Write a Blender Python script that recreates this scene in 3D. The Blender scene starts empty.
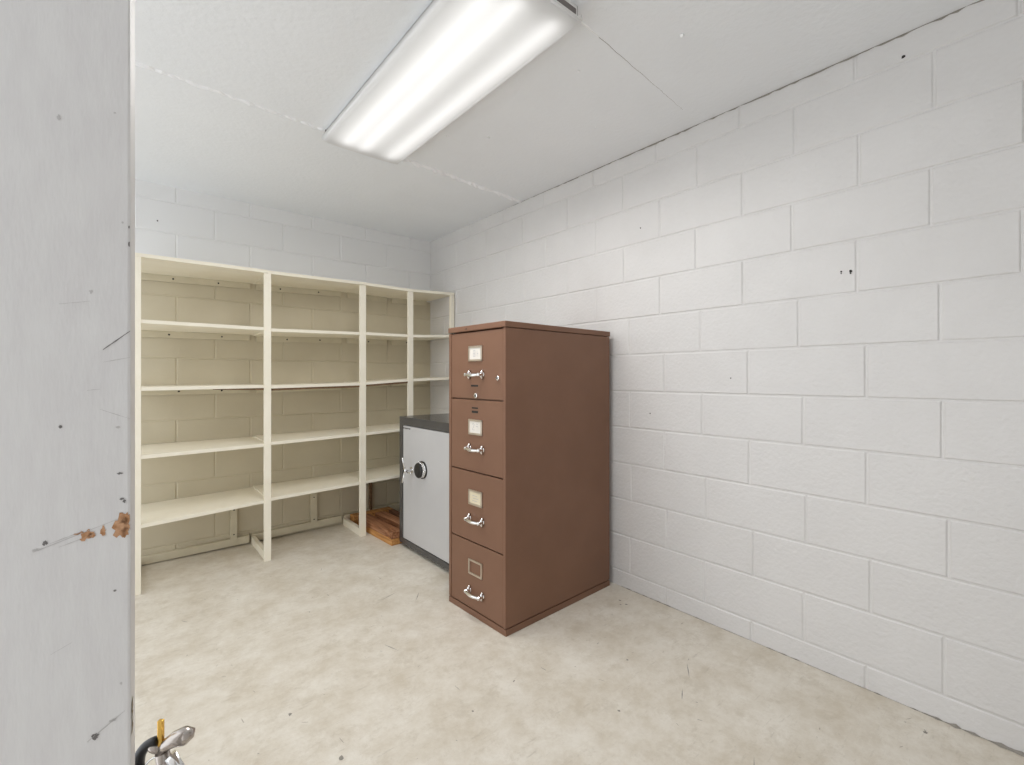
import bpy, bmesh, math, random
from mathutils import Vector, Matrix
random.seed(7)
S = bpy.context.scene
COL = S.collection

# ------------------------------------------------------------------ room numbers (metres)
XR, YB, HC = 2.165, 3.752, 2.427         # right wall, back wall, ceiling
XL, YF = -0.93, -0.80                    # left side opened for added fill light, front wall
CY, Z0 = 0.2032, 0.0894                  # block course height, first bed joint

# ------------------------------------------------------------------ materials
def mat(name, col, rough=0.5, metal=0.0, var=None, vscale=6.0, bump=0.0, bscale=120.0, spec=0.5,
        coat=0.0, stretch=(1, 1, 1), detail=4.0, bdist=0.002):
    m = bpy.data.materials.new(name); m.use_nodes = True
    nt = m.node_tree; N = nt.nodes; L = nt.links
    b = N['Principled BSDF']
    b.inputs['Base Color'].default_value = (*col, 1)
    b.inputs['Roughness'].default_value = rough
    b.inputs['Metallic'].default_value = metal
    b.inputs['Specular IOR Level'].default_value = spec
    b.inputs['Coat Weight'].default_value = coat
    if var or bump:
        tc = N.new('ShaderNodeNewGeometry')
        mp = N.new('ShaderNodeVectorMath'); mp.operation = 'MULTIPLY'
        mp.inputs[1].default_value = stretch
        L.new(tc.outputs['Position'], mp.inputs[0])
    if var:
        nz = N.new('ShaderNodeTexNoise'); nz.inputs['Scale'].default_value = vscale
        nz.inputs['Detail'].default_value = detail; nz.inputs['Roughness'].default_value = 0.6
        L.new(mp.outputs[0], nz.inputs['Vector'])
        rp = N.new('ShaderNodeValToRGB')
        rp.color_ramp.elements[0].position = 0.35; rp.color_ramp.elements[1].position = 0.65
        rp.color_ramp.elements[0].color = (*col, 1); rp.color_ramp.elements[1].color = (*var, 1)
        L.new(nz.outputs['Fac'], rp.inputs['Fac'])
        L.new(rp.outputs['Color'], b.inputs['Base Color'])
    if bump:
        n2 = N.new('ShaderNodeTexNoise'); n2.inputs['Scale'].default_value = bscale
        n2.inputs['Detail'].default_value = 5.0
        L.new(mp.outputs[0], n2.inputs['Vector'])
        bp = N.new('ShaderNodeBump'); bp.inputs['Strength'].default_value = bump
        bp.inputs['Distance'].default_value = bdist
        L.new(n2.outputs['Fac'], bp.inputs['Height']); L.new(bp.outputs['Normal'], b.inputs['Normal'])
    return m

M_WALL = mat('white_block_paint', (0.645, 0.632, 0.622), 0.40, var=(0.675, 0.662, 0.652), vscale=3, bump=0.85, bscale=65, spec=0.4, bdist=0.003)
M_CEIL = mat('white_ceiling_paint', (0.83, 0.85, 0.875), 0.6, var=(0.85, 0.87, 0.895), vscale=2.5, bump=0.6, bscale=45, spec=0.35, bdist=0.003)
M_CREAM = mat('cream_shelf_paint', (0.85, 0.80, 0.67), 0.45, var=(0.88, 0.835, 0.715), vscale=9, bump=0.1, bscale=60, spec=0.4)
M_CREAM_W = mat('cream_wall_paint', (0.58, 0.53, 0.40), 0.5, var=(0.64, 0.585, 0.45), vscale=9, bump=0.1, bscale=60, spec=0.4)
M_DARK = mat('dark_hole', (0.02, 0.018, 0.015), 0.8)
M_BROWN = mat('brown_enamel', (0.190, 0.098, 0.060), 0.42, var=(0.207, 0.108, 0.067), vscale=4, bump=0.04, bscale=300, spec=0.3)
M_BROWN_D = mat('brown_seam', (0.06, 0.03, 0.02), 0.6)
M_CHROME = mat('chrome', (0.85, 0.85, 0.85), 0.12, metal=1.0)
M_NICKEL = mat('label_holder_metal', (0.62, 0.55, 0.47), 0.3, metal=1.0)
M_CARD = mat('white_card', (0.74, 0.70, 0.64), 0.7)
M_CARD_Y = mat('yellowed_card', (0.70, 0.62, 0.45), 0.7)
M_INK = mat('faded_ink', (0.42, 0.42, 0.43), 0.8)
M_SAFE = mat('charcoal_enamel', (0.060, 0.058, 0.057), 0.22, var=(0.068, 0.066, 0.065), vscale=5, spec=0.5)
M_SAFE_DOOR = mat('light_grey_enamel', (0.505, 0.50, 0.505), 0.38, var=(0.53, 0.525, 0.525), vscale=4, spec=0.5)
M_BLACK = mat('black_plastic', (0.012, 0.012, 0.013), 0.3)
M_WHITE_METAL = mat('white_enamel', (0.80, 0.80, 0.79), 0.35)
M_END = mat('shaded_end_plate', (0.20, 0.175, 0.17), 0.5)  # shadow on the end plate is put into this colour
M_BRASS = mat('brass', (0.80, 0.50, 0.12), 0.25, metal=1.0)
M_SATIN = mat('satin_nickel', (0.50, 0.455, 0.42), 0.25, metal=1.0)
M_SCUFF = mat('grey_scuff', (0.50, 0.485, 0.475), 0.7)
M_SCUFF_D = mat('dark_scuff', (0.16, 0.15, 0.145), 0.7)
M_BARE = mat('bare_door_wood', (0.36, 0.17, 0.07), 0.7, var=(0.56, 0.33, 0.19), vscale=160)
M_DIRT = mat('crack_dirt', (0.27, 0.25, 0.22), 0.9)
M_NICK = mat('floor_nicks', (0.42, 0.375, 0.315), 0.8)
M_CAULK = mat('white_seam_filler', (0.93, 0.935, 0.94), 0.35)

def wood(name, a, b_, c):
    m = bpy.data.materials.new(name); m.use_nodes = True
    nt = m.node_tree; N = nt.nodes; L = nt.links; p = N['Principled BSDF']
    g = N.new('ShaderNodeNewGeometry')
    v = N.new('ShaderNodeVectorMath'); v.operation = 'MULTIPLY'; v.inputs[1].default_value = (60, 3.0, 60)
    L.new(g.outputs['Position'], v.inputs[0])
    n = N.new('ShaderNodeTexNoise'); n.inputs['Scale'].default_value = 1.0; n.inputs['Detail'].default_value = 6
    n.inputs['Distortion'].default_value = 0.6
    L.new(v.outputs[0], n.inputs['Vector'])
    r = N.new('ShaderNodeValToRGB'); e = r.color_ramp.elements
    e[0].position = 0.3; e[0].color = (*a, 1); e[1].position = 0.7; e[1].color = (*c, 1)
    k = r.color_ramp.elements.new(0.5); k.color = (*b_, 1)
    L.new(n.outputs['Fac'], r.inputs['Fac']); L.new(r.outputs['Color'], p.inputs['Base Color'])
    bp = N.new('ShaderNodeBump'); bp.inputs['Strength'].default_value = 0.3; bp.inputs['Distance'].default_value = 0.002
    L.new(n.outputs['Fac'], bp.inputs['Height']); L.new(bp.outputs['Normal'], p.inputs['Normal'])
    p.inputs['Roughness'].default_value = 0.6
    return m
M_WOOD = wood('reddish_wood', (0.15, 0.055, 0.022), (0.29, 0.12, 0.05), (0.43, 0.22, 0.12))
M_WOOD_O = wood('orange_wood', (0.30, 0.12, 0.035), (0.52, 0.25, 0.075), (0.60, 0.33, 0.12))
M_WOOD_D = wood('dark_brown_wood', (0.07, 0.03, 0.015), (0.15, 0.065, 0.03), (0.24, 0.11, 0.05))
M_STRIP = wood('dark_brown_strip', (0.10, 0.055, 0.025), (0.16, 0.09, 0.045), (0.22, 0.13, 0.07))

def back_wall_mat():
    # white above, cream paint on the wall behind the shelving
    m = mat('back_wall_two_paints', (0.78, 0.78, 0.78), 0.45, bump=0.3, bscale=80, spec=0.4)
    nt = m.node_tree; N = nt.nodes; L = nt.links; p = N['Principled BSDF']
    g = N.new('ShaderNodeNewGeometry'); s = N.new('ShaderNodeSeparateXYZ'); L.new(g.outputs['Position'], s.inputs[0])
    nz = N.new('ShaderNodeTexNoise'); nz.inputs['Scale'].default_value = 12
    L.new(g.outputs['Position'], nz.inputs['Vector'])
    a = N.new('ShaderNodeMath'); a.operation = 'MULTIPLY_ADD'; a.inputs[1].default_value = 0.03
    L.new(nz.outputs['Fac'], a.inputs[0]); L.new(s.outputs['Z'], a.inputs[2])
    lt = N.new('ShaderNodeMath'); lt.operation = 'LESS_THAN'; lt.inputs[1].default_value = 1.885
    L.new(a.outputs[0], lt.inputs[0])
    n3 = N.new('ShaderNodeTexNoise'); n3.inputs['Scale'].default_value = 5; n3.inputs['Detail'].default_value = 5
    L.new(g.outputs['Position'], n3.inputs['Vector'])
    c = N.new('ShaderNodeMix'); c.data_type = 'RGBA'
    c.inputs['A'].default_value = (0.52, 0.465, 0.345, 1); c.inputs['B'].default_value = (0.62, 0.565, 0.435, 1)
    L.new(n3.outputs['Fac'], c.inputs['Factor'])
    mx = N.new('ShaderNodeMix'); mx.data_type = 'RGBA'; mx.inputs['A'].default_value = (0.78, 0.78, 0.78, 1)
    L.new(lt.outputs[0], mx.inputs['Factor']); L.new(c.outputs['Result'], mx.inputs['B'])
    L.new(mx.outputs['Result'], p.inputs['Base Color'])
    return m
M_BACK = back_wall_mat()

def floor_mat():
    m = bpy.data.materials.new('worn_painted_concrete'); m.use_nodes = True
    nt = m.node_tree; N = nt.nodes; L = nt.links; p = N['Principled BSDF']
    g = N.new('ShaderNodeNewGeometry')
    def noise(sc, det, dist=0.0, rough=0.6, vec=None):
        n = N.new('ShaderNodeTexNoise'); n.inputs['Scale'].default_value = sc; n.inputs['Detail'].default_value = det
        n.inputs['Distortion'].default_value = dist; n.inputs['Roughness'].default_value = rough
        L.new(vec or g.outputs['Position'], n.inputs['Vector']); return n
    def ramp(src, p0, p1, c0, c1):
        r = N.new('ShaderNodeValToRGB'); e = r.color_ramp.elements
        e[0].position = p0; e[1].position = p1; e[0].color = (*c0, 1); e[1].color = (*c1, 1)
        L.new(src, r.inputs['Fac']); return r
    def mixc(f, a, b, mode='MIX'):
        x = N.new('ShaderNodeMix'); x.data_type = 'RGBA'; x.blend_type = mode
        if isinstance(f, float): x.inputs['Factor'].default_value = f
        else: L.new(f, x.inputs['Factor'])
        for k, v in (('A', a), ('B', b)):
            if isinstance(v, tuple): x.inputs[k].default_value = (*v, 1)
            else: L.new(v, x.inputs[k])
        return x.outputs['Result']
    base = ramp(noise(5.0, 12, 0.1, 0.78).outputs['Fac'], 0.36, 0.62, (0.575, 0.515, 0.42), (0.735, 0.695, 0.62)).outputs['Color']
    # worn beige patches
    patch = ramp(noise(7.0, 14, 0.15, 0.8).outputs['Fac'], 0.52, 0.62, (0, 0, 0), (1, 1, 1)).outputs['Color']
    k = N.new('ShaderNodeMath'); k.operation = 'MULTIPLY'; k.inputs[1].default_value = 0.45; L.new(patch, k.inputs[0])
    col = mixc(k.outputs[0], base, (0.50, 0.44, 0.35))
    # fine dark scuffs, streaked
    st = N.new('ShaderNodeMapping'); st.inputs['Rotation'].default_value = (0, 0, 0.9); st.inputs['Scale'].default_value = (3, 22, 1)
    L.new(g.outputs['Position'], st.inputs['Vector'])
    sc = ramp(noise(3.2, 12, 0.15, 0.75, st.outputs['Vector']).outputs['Fac'], 0.57, 0.70, (0, 0, 0), (1, 1, 1)).outputs['Color']
    k2 = N.new('ShaderNodeMath'); k2.operation = 'MULTIPLY'; k2.inputs[1].default_value = 0.42; L.new(sc, k2.inputs[0])
    col = mixc(k2.outputs[0], col, (0.33, 0.29, 0.235))
    sp = ramp(noise(38, 8, 0.3, 0.8).outputs['Fac'], 0.60, 0.70, (0, 0, 0), (1, 1, 1)).outputs['Color']
    k3 = N.new('ShaderNodeMath'); k3.operation = 'MULTIPLY'; k3.inputs[1].default_value = 0.4; L.new(sp, k3.inputs[0])
    col = mixc(k3.outputs[0], col, (0.36, 0.32, 0.27))
    L.new(col, p.inputs['Base Color'])
    rr = ramp(noise(4, 5).outputs['Fac'], 0.3, 0.7, (0.42,) * 3, (0.6,) * 3); L.new(rr.outputs['Color'], p.inputs['Roughness'])
    bp = N.new('ShaderNodeBump'); bp.inputs['Strength'].default_value = 0.25; bp.inputs['Distance'].default_value = 0.002
    L.new(noise(60, 6).outputs['Fac'], bp.inputs['Height']); L.new(bp.outputs['Normal'], p.inputs['Normal'])
    return m
M_FLOOR = floor_mat()
M_DOOR = mat('worn_white_door_paint', (0.655, 0.64, 0.635), 0.45, var=(0.69, 0.68, 0.67), vscale=3.5, bump=0.14, bscale=16,
             stretch=(30, 30, 6.0), bdist=0.001)

def diffuser_mat():
    m = bpy.data.materials.new('prismatic_acrylic'); m.use_nodes = True
    nt = m.node_tree; N = nt.nodes; L = nt.links
    N.remove(N['Principled BSDF']); out = N['Material Output']
    g = N.new('ShaderNodeNewGeometry')
    w = N.new('ShaderNodeTexChecker'); w.inputs['Scale'].default_value = 150
    L.new(g.outputs['Position'], w.inputs['Vector'])
    bp = N.new('ShaderNodeBump'); bp.inputs['Strength'].default_value = 0.15; bp.inputs['Distance'].default_value = 0.001
    L.new(w.outputs['Fac'], bp.inputs['Height'])
    t = N.new('ShaderNodeBsdfTranslucent'); t.inputs['Color'].default_value = (0.75, 0.75, 0.75, 1)
    d = N.new('ShaderNodeBsdfDiffuse'); d.inputs['Color'].default_value = (0.75, 0.75, 0.74, 1)
    L.new(bp.outputs['Normal'], d.inputs['Normal'])
    mx = N.new('ShaderNodeMixShader'); mx.inputs[0].default_value = 0.35
    L.new(t.outputs[0], mx.inputs[1]); L.new(d.outputs[0], mx.inputs[2])
    e = N.new('ShaderNodeEmission'); e.inputs['Color'].default_value = (1, 0.985, 0.96, 1); e.inputs['Strength'].default_value = LAMP_GLOW
    a = N.new('ShaderNodeAddShader'); L.new(mx.outputs[0], a.inputs[0]); L.new(e.outputs[0], a.inputs[1])
    L.new(a.outputs[0], out.inputs['Surface'])
    return m
def emit_mat(name, col, s):
    m = bpy.data.materials.new(name); m.use_nodes = True
    nt = m.node_tree; N = nt.nodes
    N.remove(N['Principled BSDF'])
    e = N.new('ShaderNodeEmission'); e.inputs['Color'].default_value = (*col, 1); e.inputs['Strength'].default_value = s
    nt.links.new(e.outputs[0], N['Material Output'].inputs['Surface'])
    return m
LAMP_GLOW = 0.02
M_DIFF = diffuser_mat()
M_TUBE = emit_mat('lit_fluorescent_tube', (1, 0.99, 0.975), 2.3)

# ------------------------------------------------------------------ mesh helpers
def box(bm, lo, hi, bev=0.0, mi=0, M=None):
    v = [bm.verts.new((x, y, z)) for x in (lo[0], hi[0]) for y in (lo[1], hi[1]) for z in (lo[2], hi[2])]
    return hexa(bm, v, bev, mi, M)
def hexa(bm, v, bev=0.0, mi=0, M=None):
    # v: order (x0y0z0, x0y0z1, x0y1z0, x0y1z1, x1y0z0, ...)
    F = []
    for q in ((0, 1, 3, 2), (4, 6, 7, 5), (0, 4, 5, 1), (2, 3, 7, 6), (0, 2, 6, 4), (1, 5, 7, 3)):
        f = bm.faces.new([v[i] for i in q]); f.material_index = mi; F.append(f)
    if bev:
        es = list({e for f in F for e in f.edges})
        r = bmesh.ops.bevel(bm, geom=es, offset=bev, segments=2, affect='EDGES', profile=0.6)
        for f in r['faces']: f.material_index = mi
        v = list({w for f in r['faces'] for w in f.verts})
    if M is not None:
        for w in v: w.co = M @ w.co
    return v
def quadbox(bm, pts, bev=0.0, mi=0):
    return hexa(bm, [bm.verts.new(p) for p in pts], bev, mi)
def tube(bm, path, rad, seg=12, mi=0, cap=True, flat=None):
    P = [Vector(p) for p in path]
    R = rad if isinstance(rad, (list, tuple)) else [rad] * len(P)
    rings = []; up0 = None
    for i, p in enumerate(P):
        t = (P[min(i + 1, len(P) - 1)] - P[max(i - 1, 0)]).normalized()
        if up0 is None:
            a = Vector((0, 0, 1)) if abs(t.z) < 0.9 else Vector((1, 0, 0))
            up0 = (a - t * a.dot(t)).normalized()
        else:
            up0 = (up0 - t * up0.dot(t)).normalized()
        s = t.cross(up0)
        fx = 1.0 if flat is None else flat
        rings.append([bm.verts.new(p + (up0 * math.cos(2 * math.pi * k / seg) * fx + s * math.sin(2 * math.pi * k / seg)) * R[i]) for k in range(seg)])
    for a, b in zip(rings, rings[1:]):
        for k in range(seg):
            f = bm.faces.new((a[k], a[(k + 1) % seg], b[(k + 1) % seg], b[k])); f.material_index = mi; f.smooth = True
    if cap:
        f = bm.faces.new(list(reversed(rings[0]))); f.material_index = mi
        f = bm.faces.new(rings[-1]); f.material_index = mi
def lathe(bm, base, axis, prof, seg=28, mi=0, mis=None):
    # prof: list of (distance along axis, radius)
    ax = Vector(axis).normalized(); b = Vector(base)
    a = Vector((0, 0, 1)) if abs(ax.z) < 0.9 else Vector((1, 0, 0))
    u = (a - ax * a.dot(ax)).normalized(); w = ax.cross(u)
    rings = []
    for d, r in prof:
        rings.append([bm.verts.new(b + ax * d + (u * math.cos(2 * math.pi * k / seg) + w * math.sin(2 * math.pi * k / seg)) * max(r, 1e-5)) for k in range(seg)])
    for i, (p, q) in enumerate(zip(rings, rings[1:])):
        for k in range(seg):
            f = bm.faces.new((p[k], p[(k + 1) % seg], q[(k + 1) % seg], q[k])); f.material_index = mis[i] if mis else mi
            f.smooth = False
    bm.faces.new(list(reversed(rings[0]))).material_index = mis[0] if mis else mi
    bm.faces.new(rings[-1]).material_index = mis[-1] if mis else mi
def obj(name, bm, mats, parent=None, label=None, smooth=False):
    bmesh.ops.recalc_face_normals(bm, faces=bm.faces)
    me = bpy.data.meshes.new(name); bm.to_mesh(me); bm.free()
    for m in (mats if isinstance(mats, (list, tuple)) else [mats]): me.materials.append(m)
    o = bpy.data.objects.new(name, me); COL.objects.link(o)
    if parent is not None:
        p = parent; off = Vector((0, 0, 0))
        while p is not None:
            off += p.location; p = p.parent
        o.parent = parent; me.transform(Matrix.Translation(-off))
    if label: o['label'] = label
    return o
def thing(name, loc, label, cat, group=None):
    o = bpy.data.objects.new(name, None); COL.objects.link(o)
    o.empty_display_size = 0.05; o.location = loc; o['label'] = label; o['category'] = cat
    if group: o['group'] = group
    return o
def struct(o, label=None, cat=None):
    o['kind'] = 'structure'
    if label: o['label'] = label
    if cat: o['category'] = cat
    return o
B = bmesh.new
def disc(bm, c, u, w, r, mi, n=8, jag=0.0):
    c = Vector(c); u = Vector(u); w = Vector(w)
    vs = []
    for k in range(n):
        a = 2 * math.pi * k / n; q = r * (1 + random.uniform(-jag, jag))
        vs.append(bm.verts.new(c + u * math.cos(a) * q + w * math.sin(a) * q))
    bm.faces.new(vs).material_index = mi

# ------------------------------------------------------------------ block walls
def block_wall(name, P, width_rng, courses, joints, mats, thick_dir, hole_list=()):
    """P(s, z, d): point at distance s along the wall, height z, d out from the face (d>0 into the room)."""
    bm = B()
    G, E = 0.0035, 0.0045
    for ci, (za, zb) in enumerate(courses):
        js = joints[ci]
        for s0, s1 in zip(js, js[1:]):
            s0c, s1c = max(s0, width_rng[0]), min(s1, width_rng[1])
            if s1c - s0c < 0.01: continue
            dd = random.uniform(-0.0006, 0.0006)
            rows = []
            for ins, d in ((0, -G), (0.003, -G), (0.003 + E * 0.5, -G * 0.35 + dd), (0.003 + E, dd)):
                rows.append([bm.verts.new(P(s, z, d)) for s, z in ((s0c + ins, za + ins), (s1c - ins, za + ins), (s1c - ins, zb - ins), (s0c + ins, zb - ins))])
            for a, b in zip(rows, rows[1:]):
                for k in range(4):
                    bm.faces.new((a[k], a[(k + 1) % 4], b[(k + 1) % 4], b[k]))
            bm.faces.new(rows[-1])
    # core of the wall
    z0, z1 = courses[0][0], courses[-1][1]
    s0, s1 = width_rng
    quadbox(bm, [P(s, z, d) for s in (s0, s1) for d in (-0.16, -0.004) for z in (z0, z1)])
    for (s, z, r) in hole_list:
        c = P(s, z, 0.0012); u = Vector(P(s + 1, z, 0)) - Vector(P(s, z, 0)); disc(bm, c, u, (0, 0, 1), r, 1, 7, 0.25)
    return obj(name, bm, mats)
bed = lambda k: Z0 + k * CY
COURSES = [(-0.02, bed(0))] + [(bed(k), bed(k + 1)) for k in range(11)] + [(bed(11), HC + 0.02)]
# right wall: head-joint positions (y), course by course
kn = {12: [0.095, 0.522, 0.96, 1.395], 11: [0.295, 0.733, 1.166, 1.607], 10: [0.51, 0.947, 1.374], 9: [0.303, 0.743, 1.173],
      8: [0.516, 0.945, 1.371], 7: [0.279, 0.718, 1.148, 1.566], 6: [0.488, 0.922, 1.347], 5: [0.273, 0.701, 1.14, 1.559],
      4: [0.485, 0.918, 1.345], 3: [0.258, 0.69, 1.12], 2: [0.474, 0.899, 1.332], 1: [0.269, 0.699, 1.128], 0: [0.488, 0.909]}
def extend(js, lo, hi, step=0.428):
    js = list(js)
    while js[0] > lo: js.insert(0, js[0] - step)
    while js[-1] < hi: js.append(js[-1] + step)
    return js
RJ = [extend(kn[k], YF, YB + 0.1) for k in range(13)]
holesR = [(0.536, 1.596, 0.006), (0.536, 1.588, 0.003), (0.567, 1.60, 0.0035), (0.567, 1.592, 0.0025), (0.378, 2.345, 0.006), (1.49, 1.998, 0.004),
          (1.0, 1.18, 0.003), (1.43, 0.99, 0.0035)]
wr = block_wall('wall_right', lambda s, z, d: (XR - d, s, z), (YF, YB + 0.05), COURSES, RJ, [M_WALL, M_DARK], 0, holesR)
struct(wr)
bkn = {10: [0.27, 0.71, 1.123, 1.555, 1.95], 9: [0.485, 0.916, 1.344, 1.723]}
BJ = []
for k in range(13):
    BJ.append(extend([0.27, 0.70, 1.127, 1.555, 1.95] if k % 2 == 0 else [0.055, 0.485, 0.916, 1.344, 1.745], XL - 0.1, XR + 0.1))
BJ[11] = extend([0.055, 0.485, 0.916, 1.344, 1.745], XL - 0.1, XR + 0.1)
wb = block_wall('wall_back', lambda s, z, d: (s, YB - d, z), (XL, XR + 0.05), COURSES, BJ, [M_BACK, M_DARK], 0, [(0.17, 2.19, 0.005)])
struct(wb)
# front wall, behind the photographer
FJ = [extend([0.9] if k % 2 else [0.7], XL - 0.1, XR + 0.1) for k in range(13)]
wf = block_wall('wall_front', lambda s, z, d: (s, YF + d, z), (XL, XR), COURSES, FJ, [M_WALL, M_DARK], 0)
struct(wf)

bm = B(); box(bm, (XL - 0.2, YF - 1.2, -0.12), (XR + 0.2, YB + 0.2, 0.0))
def fpoly(pts, mi, z=0.0009):
    bm.faces.new([bm.verts.new((x, y, z)) for x, y in pts]).material_index = mi
# dark spots and scratches worn into the floor
for (x, y, r) in ((2.02, 1.52, 0.007), (2.01, 1.47, 0.005), (1.985, 1.49, 0.004), (1.35, 1.02, 0.004), (0.95, 1.35, 0.004),
                  (2.05, 0.30, 0.005), (0.45, 1.75, 0.006), (1.62, 1.18, 0.004), (0.72, 2.45, 0.003), (0.52, 1.45, 0.008)):
    disc(bm, (x, y, 0.0009), (1, 0, 0), (0, 1.3, 0), r, 1, 8, 0.4)
for (x, y, a, l) in ((1.75, 0.98, 0.6, 0.10), (1.60, 0.92, 0.5, 0.07), (1.1, 2.35, 0.3, 0.12), (1.22, 2.25, 0.9, 0.10), (0.9, 1.9, 1.9, 0.09), (1.45, 0.6, 0.4, 0.14)):
    dx, dy = math.cos(a) * l / 2, math.sin(a) * l / 2; nx, ny = -math.sin(a) * 0.002, math.cos(a) * 0.002
    fpoly([(x - dx, y - dy), (x + nx, y + ny), (x + dx, y + dy), (x - nx, y - ny)], 1)
rr = random.Random(3)
for k in range(150):          # small nicks and scuffs
    x, y = rr.uniform(0.1, 2.1), rr.uniform(0.2, 3.1)
    if x > 1.28 and y > 1.55: continue
    a = rr.choice((0.5, 2.1)) + rr.gauss(0, 0.5); l = rr.choice((0.006, 0.01, 0.014, 0.03)) * rr.uniform(0.5, 1.4); wd = rr.uniform(0.0008, 0.0022)
    d = Vector((math.cos(a), math.sin(a))); n = Vector((-d.y, d.x)); c = Vector((x, y))
    fpoly([tuple(c + d * l * q + n * wd * g * rr.uniform(0.5, 1.3)) for q, g in ((-0.5, -0.3), (-0.1, -1), (0.3, -0.8), (0.5, -0.2), (0.35, 0.5), (0, 1), (-0.4, 0.6))], rr.choice((1, 2, 2, 2)), 0.0007 + k * 1e-6)
fl = obj('floor', bm, [M_FLOOR, M_DIRT, M_NICK]); struct(fl)

# ceiling with plaster seams, drips of paint
bm = B(); box(bm, (XL - 0.2, YF, HC), (XR + 0.2, YB + 0.2, HC + 0.12))
def ridge(p0, p1, w, h, mi, n=40, jag=0.4, gaps=()):
    p0 = Vector(p0); p1 = Vector(p1); d = (p1 - p0).normalized(); s = Vector((-d.y, d.x, 0))
    prev = None
    for i in range(n + 1):
        t = i / n; c = p0.lerp(p1, t) + s * random.uniform(-1, 1) * w * 0.35
        ww = w * (1 + random.uniform(-jag, jag)); hh = h * (1 + random.uniform(-jag, jag))
        cur = [bm.verts.new(c - s * ww), bm.verts.new(c + Vector((0, 0, -hh))), bm.verts.new(c + s * ww)]
        if prev and not any(a < t < b for a, b in gaps):
            for k in (0, 1):
                bm.faces.new((prev[k], cur[k], cur[k + 1], prev[k + 1])).material_index = mi
        prev = cur
ridge((-0.2, 2.345, HC), (0.80, 2.392, HC), 0.006, 0.010, 1, 50, 0.5, ((0.62, 0.64), (0.74, 0.76), (0.84, 0.87)))
ridge((0.80, 2.392, HC), (2.15, 2.47, HC), 0.010, 0.015, 1, 60, 0.5)
ridge((1.15, 1.083, HC), (1.33, 1.095, HC), 0.004, 0.003, 1, 10)
# hairline crack
prev = None
for i in range(24):
    t = i / 23; x = 1.33 + 0.66 * t; y = 1.095 + 0.047 * t + random.uniform(-0.002, 0.002); w = 0.0010 * (1 - 0.7 * t)
    cur = (bm.verts.new((x, y - w, HC - 0.0008)), bm.verts.new((x, y + w, HC - 0.0008)))
    if prev: bm.faces.new((prev[0], cur[0], cur[1], prev[1])).material_index = 2
    prev = cur
for (x, y, r) in ((1.555, 0.895, 0.008), (1.415, 1.27, 0.005), (1.45, 1.92, 0.006), (1.19, 1.78, 0.004), (1.28, 2.05, 0.004), (1.8, 1.5, 0.004)):
    tube(bm, [(x, y, HC + 0.001), (x, y, HC - r * 0.6), (x + 0.001, y, HC - r)], [r, r * 0.8, r * 0.2], 8, 1)
ce = obj('ceiling', bm, [M_CEIL, M_CAULK, M_DIRT]); struct(ce)

# ragged open joint between right wall and ceiling
bm = B(); prev = None
n = 150
for i in range(n + 1):
    y = -0.2 + 3.1 * i / n
    w = 0.0035 * random.choice((0.2, 0.5, 1, 1.3, 0.9, 0.7)) * (1 if y < 1.75 else max(0.12, 1 - (y - 1.75)))
    j = random.uniform(-0.002, 0.002)
    cur = (bm.verts.new((XR - 0.0016, y, HC - 0.0005 + j * 0)), bm.verts.new((XR - 0.0018, y, HC - 0.0008 - w * 1.6 + j)))
    if prev: bm.faces.new((prev[0], cur[0], cur[1], prev[1]))
    prev = cur
t1 = obj('trim_1', bm, M_DIRT); struct(t1)
# line of dirt where the right wall meets the slab
bm = B(); prev = None
for i in range(121):
    y = -0.2 + 1.82 * i / 120
    w = 0.004 * random.choice((0.1, 0.1, 0.4, 1, 1.6, 0.6)) * (1.8 if y < 0.3 else 0.5)
    cur = (bm.verts.new((XR - 0.002, y, 0.0012 + w * 0.8)), bm.verts.new((XR - 0.003 - w * 0.8, y, 0.0012)))
    if prev: bm.faces.new((prev[0], cur[0], cur[1], prev[1]))
    prev = cur
t2 = obj('trim_2', bm, M_DIRT); struct(t2)

# ------------------------------------------------------------------ open door leaf at the left
P0 = Vector((0.00536, 0.51746)); T = Vector((-0.9966, 0.0830)); Nn = Vector((0.0830, 0.9966))
def dp(t, z, nrm):        # along the leaf from its free edge, height, depth behind the near face
    q = P0 + T * t + Nn * nrm; return (q.x, q.y, z)
bm = B()
TH = 0.042
quadbox(bm, [dp(t, z, k) for t in (0.0, 0.90) for k in (0.0, TH) for z in (0.012, 2.06)], 0.0022)
def dpoly(pts, mi, off=-0.0004):
    bm.faces.new([bm.verts.new(dp(t, z, off)) for t, z in pts]).material_index = mi
def blotch(t, z, rt, rz, mi, n=22, jag=0.45):
    dpoly([(max(0.0008, t + rt * math.cos(2 * math.pi * k / n) * (1 + random.uniform(-jag, jag))),
            z + rz * math.sin(2 * math.pi * k / n) * (1 + random.uniform(-jag, jag))) for k in range(n)], mi)
def stroke(t0, z0, t1, z1, w, mi, n=10):
    a, b = [], []
    for i in range(n + 1):
        k = i / n; t = t0 + (t1 - t0) * k; z = z0 + (z1 - z0) * k
        ww = 0.55 * w * (0.3 + 0.7 * math.sin(math.pi * min(1, 0.15 + k * 0.8))) * random.uniform(0.6, 1.3)
        a.append((t, z + ww)); b.append((t, z - ww))
    dpoly(a + b[::-1], mi)
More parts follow.
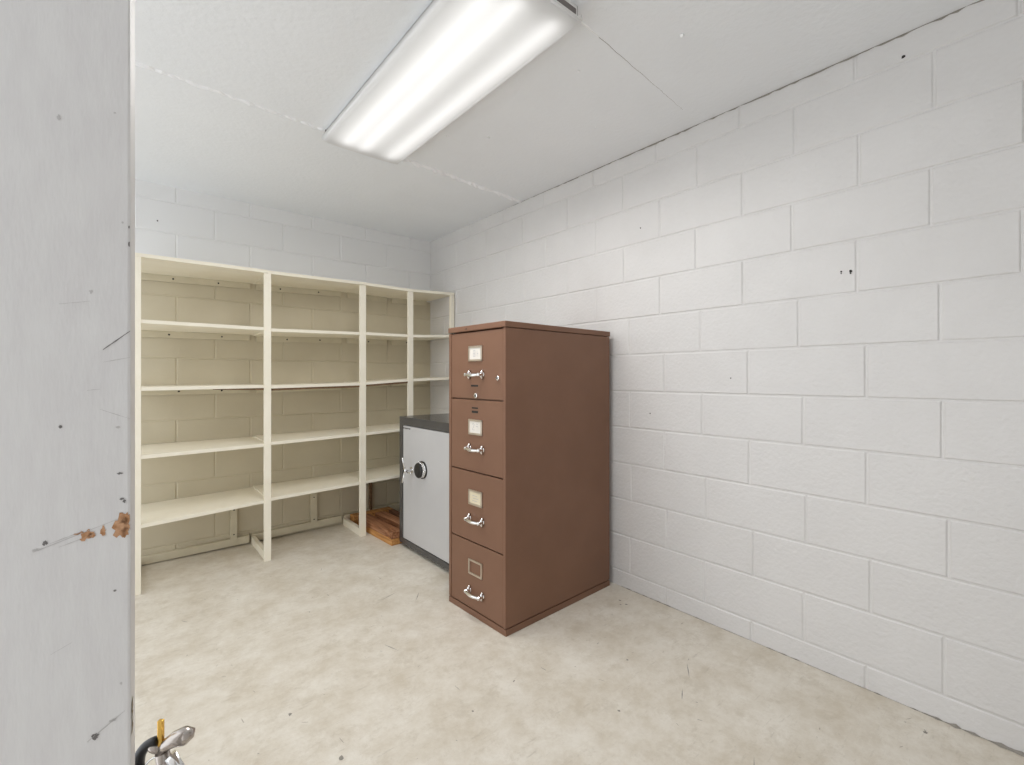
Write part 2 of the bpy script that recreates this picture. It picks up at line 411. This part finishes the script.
# bare wood chips by the latch side
blotch(0.0065, 1.0585, 0.0058, 0.0085, 1); blotch(0.0035, 1.0640, 0.0025, 0.006, 1); blotch(0.0040, 1.0535, 0.0025, 0.004, 1)
blotch(0.0290, 1.0560, 0.0042, 0.0038, 1); blotch(0.0255, 1.0545, 0.0022, 0.0022, 1)
blotch(0.0180, 1.0565, 0.0016, 0.0038, 1); blotch(0.0345, 1.0575, 0.0020, 0.0009, 1)
blotch(0.0530, 1.0540, 0.0014, 0.0020, 2); blotch(0.0585, 1.0495, 0.002, 0.001, 3)
stroke(0.060, 1.048, 0.008, 1.0655, 0.0005, 3); stroke(0.045, 1.049, 0.022, 1.056, 0.0004, 3); stroke(0.05, 1.053, 0.03, 1.0595, 0.0004, 3)
# knocks and scratches
stroke(0.0182, 1.2090, 0.0004, 1.2258, 0.0010, 2); stroke(0.0182, 1.1985, 0.0004, 1.2030, 0.0004, 3)
stroke(0.0200, 1.1590, 0.0004, 1.1500, 0.0004, 3); stroke(0.028, 1.175, 0.020, 1.176, 0.0004, 3); stroke(0.045, 1.245, 0.026, 1.249, 0.00035, 3)
blotch(0.0255, 1.2570, 0.0012, 0.0016, 3); blotch(0.044, 1.146, 0.0011, 0.0011, 2); blotch(0.0085, 1.1435, 0.0016, 0.0009, 3)
blotch(0.0072, 1.1040, 0.0018, 0.0009, 2); blotch(0.0062, 1.0820, 0.0013, 0.0010, 2); blotch(0.0045, 1.0800, 0.0011, 0.0013, 2)
blotch(0.0012, 1.3150, 0.0007, 0.0013, 2, 9, 0.2); blotch(0.0012, 1.3005, 0.0007, 0.0026, 2, 9, 0.2); blotch(0.0055, 1.318, 0.0007, 0.0010, 3)
blotch(0.045, 1.395, 0.0010, 0.0020, 3); blotch(0.0105, 1.41, 0.0008, 0.0008, 3)
stroke(0.050, 0.964, 0.037, 0.970, 0.00035, 3); blotch(0.0105, 1.005, 0.0009, 0.0009, 2); blotch(0.0065, 0.925, 0.0009, 0.0014, 3)
blotch(0.0230, 0.8870, 0.0022, 0.0024, 2); stroke(0.028, 0.8845, 0.004, 0.9005, 0.0010, 3); blotch(0.012, 0.8955, 0.0022, 0.0012, 3)
for t, z, l in ((0.034, 0.880, 0.012), (0.023, 0.876, 0.012), (0.012, 0.888, 0.010), (0.029, 1.20, 0.02), (0.027, 1.18, 0.02), (0.068, 1.18, 0.012)):
    stroke(t, z - l / 2, t + 0.0006, z + l / 2, 0.0005, 3, 6)
# rusty knocks on the free edge
for z in (0.9015, 0.8965, 0.8905, 0.884, 0.8785):
    r = 0.0022
    bm.faces.new([bm.verts.new(Vector(dp(-0.0004, z + r * 1.3 * math.sin(a) * random.uniform(0.6, 1.3), 0.008 + 0.007 * math.cos(a) * random.uniform(0.6, 1.3)))) for a in [k * math.pi / 4 for k in range(8)]]).material_index = 4
M_RUST = mat('edge_wear', (0.17, 0.13, 0.06), 0.8)
door = obj('door_1', bm, [M_DOOR, M_BARE, M_SCUFF_D, M_SCUFF, M_RUST])
struct(door)
# handle set on the far face, reaching past the free edge
def hp(u, v, d): return Vector((u, v, d))
bm = B()
# lock case, flush on the far face
quadbox(bm, [dp(t, z, k) for t in (-0.044, 0.075) for k in (TH, TH + 0.026) for z in (0.690, 0.765)], 0.004)
lc = obj('lock_case', bm, M_SATIN, door, 'satin metal lock case')
cx, cy, cz = 0.0320, 0.5870, 0.7880
bm = B()
ring = [(cx - 0.0012 + 0.0245 * math.cos(a) * 0.766, cy + 0.001 - 0.0245 * math.cos(a) * 0.642, cz + 0.006 + 0.0245 * math.sin(a)) for a in [math.radians(-80 - k * 10) for k in range(0, 19)]]
tube(bm, ring, [0.0042 + 0.0012 * math.sin(math.pi * k / 18) for k in range(19)], 12, 0)
obj('pull_ring', bm, M_BLACK, door, 'black curved ring')
bm = B()
E1 = Vector((0.766, -0.642, 0)); base = Vector((cx, cy, cz))
hq = lambda a, b, c=0.0: tuple(base + E1 * a + Vector((0, 0, b)) + Vector((0.642, 0.766, 0)) * c)
# fine wire ring inside the black one
tube(bm, [hq(-0.004 - 0.014 * math.cos(a), -0.004 + 0.020 * math.sin(a), -0.004) for a in [math.radians(k * 15) for k in range(-8, 9)]], 0.0009, 8)
obj('wire_ring', bm, M_CHROME, door, 'fine bright wire ring')
bm = B()
tube(bm, [hq(-0.004, 0.017), hq(0.003, 0.026), hq(0.012, 0.0315), hq(0.021, 0.0345), hq(0.0265, 0.034), hq(0.0285, 0.032)], [0.004, 0.006, 0.0075, 0.0085, 0.0072, 0.002], 18)
tube(bm, [hq(-0.0165, 0.0225), hq(-0.012, 0.0235), hq(-0.007, 0.0215), hq(-0.003, 0.019)], [0.002, 0.0048, 0.0048, 0.0035], 14)
obj('lever', bm, M_SATIN, door, 'rounded satin nickel lever')
bm = B()
tube(bm, [hq(-0.002, 0.018), hq(0.001, 0.004), hq(0.0015, -0.04)], [0.0062, 0.0062, 0.0075], 16)
obj('spindle', bm, M_SATIN, door)
bm = B()
tube(bm, [hq(0.006, 0.015), hq(0.0195, -0.006), hq(0.031, -0.026)], 0.0072, 4)
obj('link_plate', bm, M_CHROME, door, 'bright chrome link')
bm = B()
quadbox(bm, [hq(a, b, c) for a in (-0.0058, -0.0008) for c in (-0.002, 0.002) for b in (0.016, 0.0505)], 0.0008)
obj('brass_pin', bm, M_BRASS, door, 'flat upright brass pin')

# ------------------------------------------------------------------ shelving unit
unit = thing('shelving_unit', (1.10, 3.5, 0.0), 'cream painted wooden shelving unit with five rows of shelves built along the back wall', 'shelves')
PX = [(0.036, 0.076), (0.694, 0.735), (1.345, 1.391), (1.735, 1.779), (2.118, 2.156)]   # posts, x range
PY = [3.24, 3.30, 3.355, 3.35, 3.335]                                              # front face of each post
PT = [1.840, 1.852, 1.868, 1.864, 1.878]                                           # top of each post
for i, ((a, b), y) in enumerate(zip(PX, PY)):
    bm = B(); box(bm, (a, y, 0.0), (b, y + 0.020, PT[i]), 0.0015)
    obj('post', bm, M_CREAM, unit)
    bm = B(); box(bm, (a + 0.006, y + 0.022, 0.0), (b - 0.010, YB - 0.034, 0.052), 0.0015)
    obj('foot_rail', bm, M_CREAM, unit)
# shelf front-edge heights (middle of the edge) at the left and right end of each bay
ROWS = [[(1.851, 1.864), (1.862, 1.880), (1.880, 1.876), (1.876, 1.889)],
        [(1.490, 1.495), (1.490, 1.508), (1.510, 1.513), (1.513, 1.530)],
        [(1.120, 1.125), (1.121, 1.133), (1.138, 1.160), (1.160, 1.174)],
        [(0.747, 0.748), (0.755, 0.760), (0.760, 0.772), (0.772, 0.780)],
        [(0.370, 0.386), (0.394, 0.398), (0.400, 0.412), (0.412, 0.420)]]
TK = 0.020
YW = YB - 0.003
for r in range(5):
    for b in range(4):
        zl, zr = ROWS[r][b]; dz = TK / 2
        ml = (PX[b][0] + PX[b][1]) / 2 if b else PX[0][0]; mr = (PX[b + 1][0] + PX[b + 1][1]) / 2 if b < 3 else PX[4][1]
        ml += 0.0003; mr -= 0.0003
        x0, x1 = PX[b][1] + 0.0005, PX[b + 1][0] - 0.0005
        yl, yr = PY[b] - 0.001, PY[b + 1] - 0.001
        if r == 0:
            out = [(ml, yl), (mr, yr), (mr, YW), (ml, YW)]
        else:
            out = [(x0, yl + 0.004), (x1, yr + 0.004), (x1, yr + 0.023), (mr, yr + 0.023), (mr, YW), (ml, YW), (ml, yl + 0.023), (x0, yl + 0.023)]
        zz = lambda x: zl + (zr - zl) * (x - x0) / (x1 - x0)
        bm = B()
        lo = [bm.verts.new((x, y, zz(x) - dz)) for x, y in out]; hi = [bm.verts.new((x, y, zz(x) + dz)) for x, y in out]
        bm.faces.new(lo[::-1]); bm.faces.new(hi)
        for k in range(len(out)):
            q = (k + 1) % len(out); bm.faces.new((lo[k], lo[q], hi[q], hi[k]))
        sh = obj('shelf', bm, M_CREAM, unit)
        # cleat screwed to the wall under the back of the shelf
        bm = B(); h = 0.042
        quadbox(bm, [(x0, YW - 0.014, zl - dz - h), (x0, YW - 0.014, zl - dz - 0.0005), (x0, YW, zl - dz - h), (x0, YW, zl - dz - 0.0005),
                     (x1, YW - 0.014, zr - dz - h), (x1, YW - 0.014, zr - dz - 0.0005), (x1, YW, zr - dz - h), (x1, YW, zr - dz - 0.0005)], 0.001)
        for q in ((0.30, 0.72) if b < 2 else (0.45,)):
            q += random.uniform(-0.08, 0.08)
            disc(bm, (x0 + (x1 - x0) * q, YW - 0.0146, zl + (zr - zl) * q - dz - h * 0.5), (1, 0, 0), (0, 0, 1), 0.006, 1, 8, 0.2)
        obj('cleat', bm, [M_CREAM_W, M_DARK], unit)
# dark brown strip under the middle shelf, tapering at its left end
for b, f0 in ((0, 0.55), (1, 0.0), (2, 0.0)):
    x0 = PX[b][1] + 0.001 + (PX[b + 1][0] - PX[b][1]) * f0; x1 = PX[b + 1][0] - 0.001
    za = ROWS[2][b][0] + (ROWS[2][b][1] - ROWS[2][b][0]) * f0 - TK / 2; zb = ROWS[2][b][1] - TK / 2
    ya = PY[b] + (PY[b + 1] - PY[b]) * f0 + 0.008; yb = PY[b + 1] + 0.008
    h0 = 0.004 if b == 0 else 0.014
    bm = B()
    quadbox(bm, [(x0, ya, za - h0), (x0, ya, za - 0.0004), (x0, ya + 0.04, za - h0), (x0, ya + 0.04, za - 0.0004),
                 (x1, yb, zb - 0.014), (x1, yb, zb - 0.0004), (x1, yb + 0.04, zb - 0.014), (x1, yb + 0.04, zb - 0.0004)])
    obj('under_strip', bm, M_STRIP, unit, 'dark brown strip below the shelf edge')
# rail along the foot of the wall, and upright studs under the lowest shelf
RZ = [(0.004, 0.012), (0.014, 0.028), (0.028, 0.034), (0.034, 0.036)]
for b in range(4):
    x0 = PX[b][1] - 0.03; x1 = PX[b + 1][0] - 0.006
    zl, zr = RZ[b]
    bm = B()
    quadbox(bm, [(x0, YW - 0.030, zl), (x0, YW - 0.030, zl + 0.050), (x0, YW, zl), (x0, YW, zl + 0.050),
                 (x1, YW - 0.030, zr), (x1, YW - 0.030, zr + 0.050), (x1, YW, zr), (x1, YW, zr + 0.050)], 0.0015)
    obj('base_rail', bm, M_CREAM_W, unit)
for b, (a, c) in enumerate(((0.572, 0.612), (1.105, 1.150), (1.575, 1.595))):
    zt = ROWS[4][b][0] + (ROWS[4][b][1] - ROWS[4][b][0]) * 0.8 - TK / 2 - 0.043
    bm = B(); box(bm, (a, YW - 0.034, 0.028 + 0.01 * b), (c, YW - 0.0005, zt + 0.03), 0.0015)
    for z in (0.09, 0.26):
        disc(bm, ((a + c) / 2, YW - 0.0345, z), (1, 0, 0), (0, 0, 1), 0.005, 1, 8, 0.2)
    obj('stud', bm, [M_CREAM_W if b < 2 else M_STRIP, M_DARK], unit, None if b < 2 else 'narrow dark brown upright')  # third upright is narrower and dark brown

# ------------------------------------------------------------------ wooden planks on the floor under the shelves
def plank(x0, y0, z0, x1, y1, z1, m, label, rot=0.0, split=False):
    bm = B()
    c = Vector(((x0 + x1) / 2, (y0 + y1) / 2, 0)); M = Matrix.Translation(c) @ Matrix.Rotation(rot, 4, 'Z') @ Matrix.Translation(-c)
    if split:
        # end broken off to a splinter at the near corner
        sec = [(y1, x0, x1), (y0 + 0.10, x0, x1), (y0 + 0.06, x0 + 0.012, x1), (y0 + 0.035, x0 + 0.006, x1), (y0, x0 + 0.004, x1)]
        rings = [[bm.verts.new(M @ Vector(p)) for p in ((a, y, z0), (b, y, z0), (b, y, z1 - (0.004 if i else 0)), (a, y, z1 - (0.010 if i in (2, 3) else 0)))] for i, (y, a, b) in enumerate(sec)]
        for p, q in zip(rings, rings[1:]):
            for k in range(4): bm.faces.new((p[k], p[(k + 1) % 4], q[(k + 1) % 4], q[k]))
        bm.faces.new(rings[0]); bm.faces.new(rings[-1][::-1])
    else:
        box(bm, (x0, y0, z0), (x1, y1, z1), 0.003, 0, M)
    o = obj('wooden_plank', bm, m)
    o['label'] = label; o['category'] = 'plank'; o['group'] = 'wooden planks under the shelves'
    return o
G1 = 'wooden planks under the shelves'
RT = 0.045
plank(1.430, 3.035, 0.001, 1.520, 3.575, 0.046, M_WOOD_O, 'orange-brown plank flat on the floor beside the grey safe, bottom of the near pair', RT)
plank(1.430, 3.035, 0.047, 1.520, 3.575, 0.094, M_WOOD, 'reddish plank with a splintered end, on top of the orange-brown plank', RT, True)
plank(1.570, 3.050, 0.001, 1.648, 3.580, 0.092, M_WOOD, 'reddish-brown timber between the splintered plank and the dark plank behind the safe', RT)
plank(1.682, 3.050, 0.001, 1.728, 3.590, 0.088, M_WOOD_D, 'dark brown plank behind the safe, farthest right of the lengthwise planks', 0.0)
plank(1.402, 3.622, 0.001, 1.736, 3.705, 0.082, M_WOOD_O, 'brown timber lying crosswise along the foot of the back wall')

# ------------------------------------------------------------------ safe
SX0, SX1, SY0, SY1, SZ = 1.500, 2.110, 2.230, 3.030, 0.908
safe = thing('safe', (1.80, 2.63, 0.0), 'charcoal grey safe with light grey door and black dial beside the brown filing cabinet', 'safe')
bm = B()
box(bm, (SX0 + 0.03, SY0, 0.022), (SX1, SY1, SZ), 0.004)
# front frame around the door
box(bm, (SX0, SY0, SZ - 0.058), (SX0 + 0.034, SY1, SZ), 0.003)
box(bm, (SX0, SY0, 0.022), (SX0 + 0.034, SY1, 0.060), 0.003)
box(bm, (SX0, SY1 - 0.050, 0.058), (SX0 + 0.034, SY1, SZ - 0.056), 0.003)
box(bm, (SX0, SY0, 0.058), (SX0 + 0.034, SY0 + 0.050, SZ - 0.056), 0.003)
obj('body', bm, M_SAFE, safe)
bm = B(); box(bm, (SX0 + 0.03, SY0 + 0.02, 0.0), (SX1 - 0.03, SY1 - 0.02, 0.024))
obj('plinth', bm, M_DARK, safe, 'recessed plinth, black for the shadow gap')  # black colour stands in for the shadow gap under the safe
sd = B(); box(sd, (SX0 + 0.003, SY0 + 0.053, 0.063), (SX0 + 0.030, SY1 - 0.053, SZ - 0.061), 0.002)
sdoor = obj('door', sd, M_SAFE_DOOR, safe, 'light grey safe door')
bm = B()
lathe(bm, (SX0 + 0.003, 2.702, 0.578), (-1, 0, 0), [(0, 0.058), (0.008, 0.058), (0.010, 0.052), (0.012, 0.050), (0.026, 0.049), (0.028, 0.050), (0.036, 0.049), (0.040, 0.044), (0.041, 0.02)], 36, 0,
      [0, 0, 1, 1, 1, 0, 0, 0])
for k in range(20):
    a = 2 * math.pi * k / 20
    c = Vector((SX0 + 0.003 - 0.019, 2.702 + 0.049 * math.cos(a), 0.578 + 0.049 * math.sin(a)))
    tube(bm, [c + Vector((-0.007, 0, 0)), c + Vector((0.006, 0, 0))], 0.0022, 6, 1)
obj('combination_dial', bm, [M_BLACK, M_CHROME], sdoor, 'black and chrome combination dial')
bm = B()
hy, hz = 2.845, 0.556
lathe(bm, (SX0 + 0.003, hy, hz), (-1, 0, 0), [(0, 0.020), (0.006, 0.020), (0.008, 0.011), (0.042, 0.011), (0.044, 0.018), (0.060, 0.018), (0.064, 0.012)], 20)
lathe(bm, (SX0 - 0.061, hy, hz), (-1, 0, 0), [(0, 0.011), (0.003, 0.009)], 16, 1)
for ang in (72, 290, 182):
    a = math.radians(ang); d = Vector((-0.08, math.cos(a), math.sin(a))).normalized(); c = Vector((SX0 - 0.049, hy, hz))
    tube(bm, [c + d * 0.010, c + d * 0.085, c + d * 0.092], [0.0065, 0.0050, 0.002], 10)
obj('handle', bm, [M_CHROME, M_BLACK], sdoor, 'chrome three-spoke safe handle')
bm = B(); box(bm, (SX0 + 0.0015, 2.868, SZ - 0.083), (SX0 + 0.0035, 2.972, SZ - 0.064), 0.0004)
for k, (a, b) in enumerate(((2.958, 2.972), (2.938, 2.954), (2.916, 2.934), (2.895, 2.912), (2.872, 2.890))):
    box(bm, (SX0 + 0.0008, a, SZ - 0.0815), (SX0 + 0.0018, b, SZ - 0.0735), 0, 1)
obj('nameplate', bm, [M_SAFE_DOOR, M_SAFE], sdoor, 'thin dark nameplate strip')

# ------------------------------------------------------------------ filing cabinet
CX0, CX1, CY0, CY1, CH = 1.336, 2.123, 1.640, 2.094, 1.443
cab = thing('filing_cabinet', (1.74, 1.876, 0.0), 'tall brown metal four-drawer filing cabinet against the white block wall', 'filing cabinet')
bm = B()
FR = 0.020
box(bm, (CX0 + FR, CY0, 0.034), (CX1, CY1, CH - 0.030), 0.003)
DZ = [(1.078, 1.408), (0.719, 1.072), (0.370, 0.713), (0.036, 0.364)]
DYa, DYb = CY0 + 0.020, CY1 - 0.022
# face frame
for lo, hi in (((CX0, CY0, 0.034), (CX0 + FR + 0.004, DYa - 0.002, CH - 0.030)), ((CX0, DYb + 0.002, 0.034), (CX0 + FR + 0.004, CY1, CH - 0.030))):
    box(bm, lo, hi, 0.003)
obj('body', bm, M_BROWN, cab)
bm = B(); box(bm, (CX0 - 0.004, CY0 - 0.003, CH - 0.028), (CX1 + 0.002, CY1 + 0.002, CH), 0.004)
disc(bm, (CX0 - 0.0045, 1.935, CH - 0.016), (0, 1, 0), (0, 0, 1), 0.006, 1, 8)
obj('top_cap', bm, [M_BROWN, M_BROWN_D], cab)
bm = B(); box(bm, (CX0 + 0.001, CY0 - 0.002, 0.0), (CX1, CY1 + 0.002, 0.030), 0.003)
obj('base', bm, M_BROWN, cab)
LZ = [1.301, 0.938, 0.589, 0.243]; HZ = [1.197, 0.833, 0.484, 0.126]
def text_strokes(bm, segs, y, z, sc, x, mi):
    for (a0, b0, a1, b1) in segs:
        p = Vector((x, y - a0 * sc, z + b0 * sc)); q = Vector((x, y - a1 * sc, z + b1 * sc))
        d = (q - p).normalized(); n = Vector((0, -d.z, d.y)) * 0.0011
        bm.faces.new([bm.verts.new(v) for v in (p - n, q - n, q + n, p + n)]).material_index = mi
for i, (za, zb) in enumerate(DZ):
    bm = B(); box(bm, (CX0 + 0.002, DYa, za), (CX0 + FR + 0.004, DYb, zb), 0.003)
    if i == 0:
        box(bm, (CX0 + 0.0012, 1.846, 1.138), (CX0 + 0.004, 1.902, 1.147), 0, 1)
    if i == 1:
        box(bm, (CX0 + 0.0012, 1.846, 1.029), (CX0 + 0.004, 1.896, 1.036), 0, 1)
        box(bm, (CX0 + 0.0012, 1.846, 1.008), (CX0 + 0.004, 1.896, 1.019), 0, 1)
    dr = obj('drawer', bm, [M_BROWN, M_DARK], cab)
    # label holder: a pressed frame
    ly, lz, hw, hh = 1.866, LZ[i], 0.055, 0.038
    xo = CX0 + 0.002
    bm = B()
    for lo, hi in (((ly - hw, lz + hh - 0.010), (ly + hw, lz + hh)), ((ly - hw, lz - hh), (ly + hw, lz - hh + 0.010)),
                   ((ly - hw, lz - hh), (ly - hw + 0.011, lz + hh)), ((ly + hw - 0.011, lz - hh), (ly + hw, lz + hh))):
        box(bm, (xo - 0.005, lo[0], lo[1]), (xo + 0.001, hi[0], hi[1]), 0.0018)
    lh = obj('label_holder', bm, M_NICKEL, dr, 'metal card frame')
    if i < 3:
        bm = B(); box(bm, (xo - 0.002, ly - hw + 0.007, lz - hh + 0.006), (xo + 0.0005, ly + hw - 0.007, lz + hh - 0.006))
        xs = xo - 0.0024
        if i == 0:
            text_strokes(bm, [(-1, 1, -1, -1), (-1, 1, 0, 1), (0, 1, 0, -1), (-1, -1, 0, -1), (-.5, 1, -.5, -1), (-1, 0, 0, 0), (1, 1, 1, -1), (1, 0, 1.6, 0)], ly, lz, 0.015, xs, 1)
        elif i == 1:
            text_strokes(bm, [(-1.4, .7, -.9, 1.1), (-.9, 1.1, -.4, .7), (-.4, .7, -1.4, -.8), (-1.4, -.8, -.3, -.8), (.3, 1.0, 1.2, .9), (.3, .3, 1.4, .2)], ly, lz, 0.017, xs, 1)
        else:
            text_strokes(bm, [(-1.3, .6, 1.0, .6), (-1.0, -.1, 1.4, -.1), (-1.3, -.8, .9, -.8)], ly, lz, 0.018, xs, 1)
        obj('card', bm, [M_CARD if i < 2 else M_CARD_Y, M_INK], lh, ['white paper card with faint grey marks', 'white paper card with a faint 2-like mark', 'yellowed paper card with faint lines'][i])
    # bow pull: two flared feet, a bar swelling in the middle
    bm = B(); hz = HZ[i]
    for s in (-1, 1):
        yy = 1.858 + s * 0.052
        lathe(bm, (xo, yy, hz), (-1, 0, 0), [(0, 0.011), (0.003, 0.011), (0.006, 0.008), (0.024, 0.008), (0.030, 0.010), (0.035, 0.008), (0.037, 0.003)], 16)
        tube(bm, [(xo - 0.004, yy, hz + 0.023), (xo - 0.010, yy, hz + 0.012), (xo - 0.013, yy, hz), (xo - 0.010, yy, hz - 0.012), (xo - 0.004, yy, hz - 0.023)], [0.004, 0.007, 0.008, 0.007, 0.004], 10)
    pth = [(xo - 0.029 - 0.006 * math.sin(math.pi * k / 12), 1.858 - 0.053 + 0.106 * k / 12, hz - 0.003 * math.sin(math.pi * k / 12)) for k in range(13)]
    tube(bm, pth, [0.0068 + 0.0024 * math.sin(math.pi * k / 12) for k in range(13)], 12)
    obj('handle', bm, M_CHROME, dr, 'chrome bow drawer pull', )
    if i == 0:
        bm = B()
        lathe(bm, (xo, 1.858, 1.094), (-1, 0, 0), [(0, 0.014), (0.008, 0.013), (0.010, 0.009)], 16)
        lathe(bm, (xo - 0.009, 1.856, 1.094), (-1, 0, 0), [(0, 0.007), (0.0025, 0.006)], 10, 1)
        obj('catch', bm, [M_CHROME, M_DARK], dr, 'small chrome catch')
        bm = B()
        lathe(bm, (xo, 1.692, 1.180), (-1, 0, 0), [(0, 0.011), (0.007, 0.011), (0.010, 0.008)], 16)
        lathe(bm, (xo - 0.009, 1.692, 1.182), (-1, 0, 0), [(0, 0.006), (0.002, 0.0055)], 10, 1)
        obj('lock', bm, [M_CHROME, M_DARK], dr, 'small chrome key lock')

# the cabinet stands a little askew to the wall
CR = math.radians(2.0); cpt = Vector((CX0, CY0, 0))
cab.location = cpt + Matrix.Rotation(CR, 3, 'Z') @ (Vector(cab.location) - cpt); cab.rotation_euler = (0, 0, CR)

# ------------------------------------------------------------------ ceiling light
LX0, LX1, LY0, LY1 = 0.768, 1.177, 1.040, 2.395
LB, LT = 2.365, HC
lamp = thing('ceiling_light', ((LX0 + LX1) / 2, (LY0 + LY1) / 2, HC), 'long lit fluorescent ceiling light with a clear ribbed wraparound cover', 'ceiling light')
bm = B()
box(bm, (LX0 + 0.014, LY0 + 0.008, LT - 0.012), (LX1 - 0.014, LY1 - 0.008, LT - 0.0005), 0.002)
for x in (LX0 + 0.014, LX1 - 0.018):
    box(bm, (x, LY0 + 0.008, LB + 0.020), (x + 0.004, LY1 - 0.008, LT - 0.002))
obj('housing', bm, M_WHITE_METAL, lamp)
for y in (LY0 + 0.010, LY1 - 0.012):
    bm = B(); box(bm, (LX0 + 0.010, y, LB + 0.012), (LX1 - 0.010, y + 0.004, LT - 0.001))
    obj('end_plate', bm, M_END, lamp, 'end plate, darkened grey-brown for its shadow')
# cover: bowed trough, open at the top
prof = []
W = (LX1 - LX0) / 2; xc = (LX0 + LX1) / 2
for k in range(25):
    a = -1 + 2 * k / 24
    prof.append((xc + a * (W - 0.004), LB + 0.006 * abs(a) ** 4))
prof = [(LX0, LB + 0.034), (LX0 - 0.001, LB + 0.016)] + prof + [(LX1 + 0.001, LB + 0.016), (LX1, LB + 0.034)]
bm = B()
ra = [bm.verts.new((x, LY0, z)) for x, z in prof]; rb = [bm.verts.new((x, LY1, z)) for x, z in prof]
for k in range(len(prof) - 1):
    f = bm.faces.new((ra[k], ra[k + 1], rb[k + 1], rb[k])); f.smooth = True
# low lips at both ends
for y in (LY0, LY1):
    lo = [bm.verts.new((x, y, z)) for x, z in prof[2:-2]]; hi = [bm.verts.new((x, y, LB + 0.013)) for x, z in prof[2:-2]]
    for k in range(len(lo) - 1): bm.faces.new((lo[k], lo[k + 1], hi[k + 1], hi[k]))
obj('cover', bm, M_DIFF, lamp)
# thin white rim round the cover's lower edge at the ends
for y in (LY0 - 0.002, LY1 - 0.001):
    bm = B(); box(bm, (LX0 - 0.001, y, LB + 0.0125), (LX1 + 0.001, y + 0.004, LB + 0.0165))
    obj('rim', bm, M_WHITE_METAL, lamp)
for x in (LX0 + 0.095, LX0 + 0.185, LX1 - 0.075):
    bm = B(); tube(bm, [(x, LY0 + 0.05, LB + 0.034), (x, LY1 - 0.05, LB + 0.034)], 0.016, 16)
    obj('tube', bm, M_TUBE, lamp, 'lit fluorescent tube')

# light thrown down by the fixture
al = bpy.data.lights.new('ceiling_light_output', 'AREA'); al.shape = 'RECTANGLE'; al.size = LX1 - LX0 - 0.02; al.size_y = LY1 - LY0 - 0.02
al.energy = 16.0; al.color = (1, 0.985, 0.965); al.spread = math.radians(172)
ao = bpy.data.objects.new('ceiling_light_output', al); COL.objects.link(ao); ao.location = (0, 0, LB - 0.006 - HC); ao.parent = lamp

# ------------------------------------------------------------------ added sky fill, let in where the unseen left side is left open
w = bpy.data.worlds.new('World'); S.world = w; w.use_nodes = True
bg = w.node_tree.nodes['Background']; bg.inputs['Color'].default_value = (0.94, 0.97, 1.0, 1); bg.inputs['Strength'].default_value = 1.5

# ------------------------------------------------------------------ camera
cam = bpy.data.cameras.new('camera'); co = bpy.data.objects.new('camera', cam); COL.objects.link(co)
cam.sensor_width = 36; cam.sensor_fit = 'HORIZONTAL'; cam.lens = 464.215 / 1024 * 36
cam.shift_y = -(382.5 - 376.87) / 1024
cam.clip_start = 0.02
co.location = (0, 0, 1.18619); co.rotation_euler = (math.pi / 2, 0, -0.69761265)
S.camera = co

S.view_settings.view_transform = 'Standard'; S.view_settings.look = 'None'
S.view_settings.exposure = 0.21; S.view_settings.gamma = 1.0; S.view_settings.use_curve_mapping = False
S.cycles.use_denoising = True
S.cycles.max_bounces = 10; S.cycles.diffuse_bounces = 8; S.cycles.sample_clamp_indirect = 6
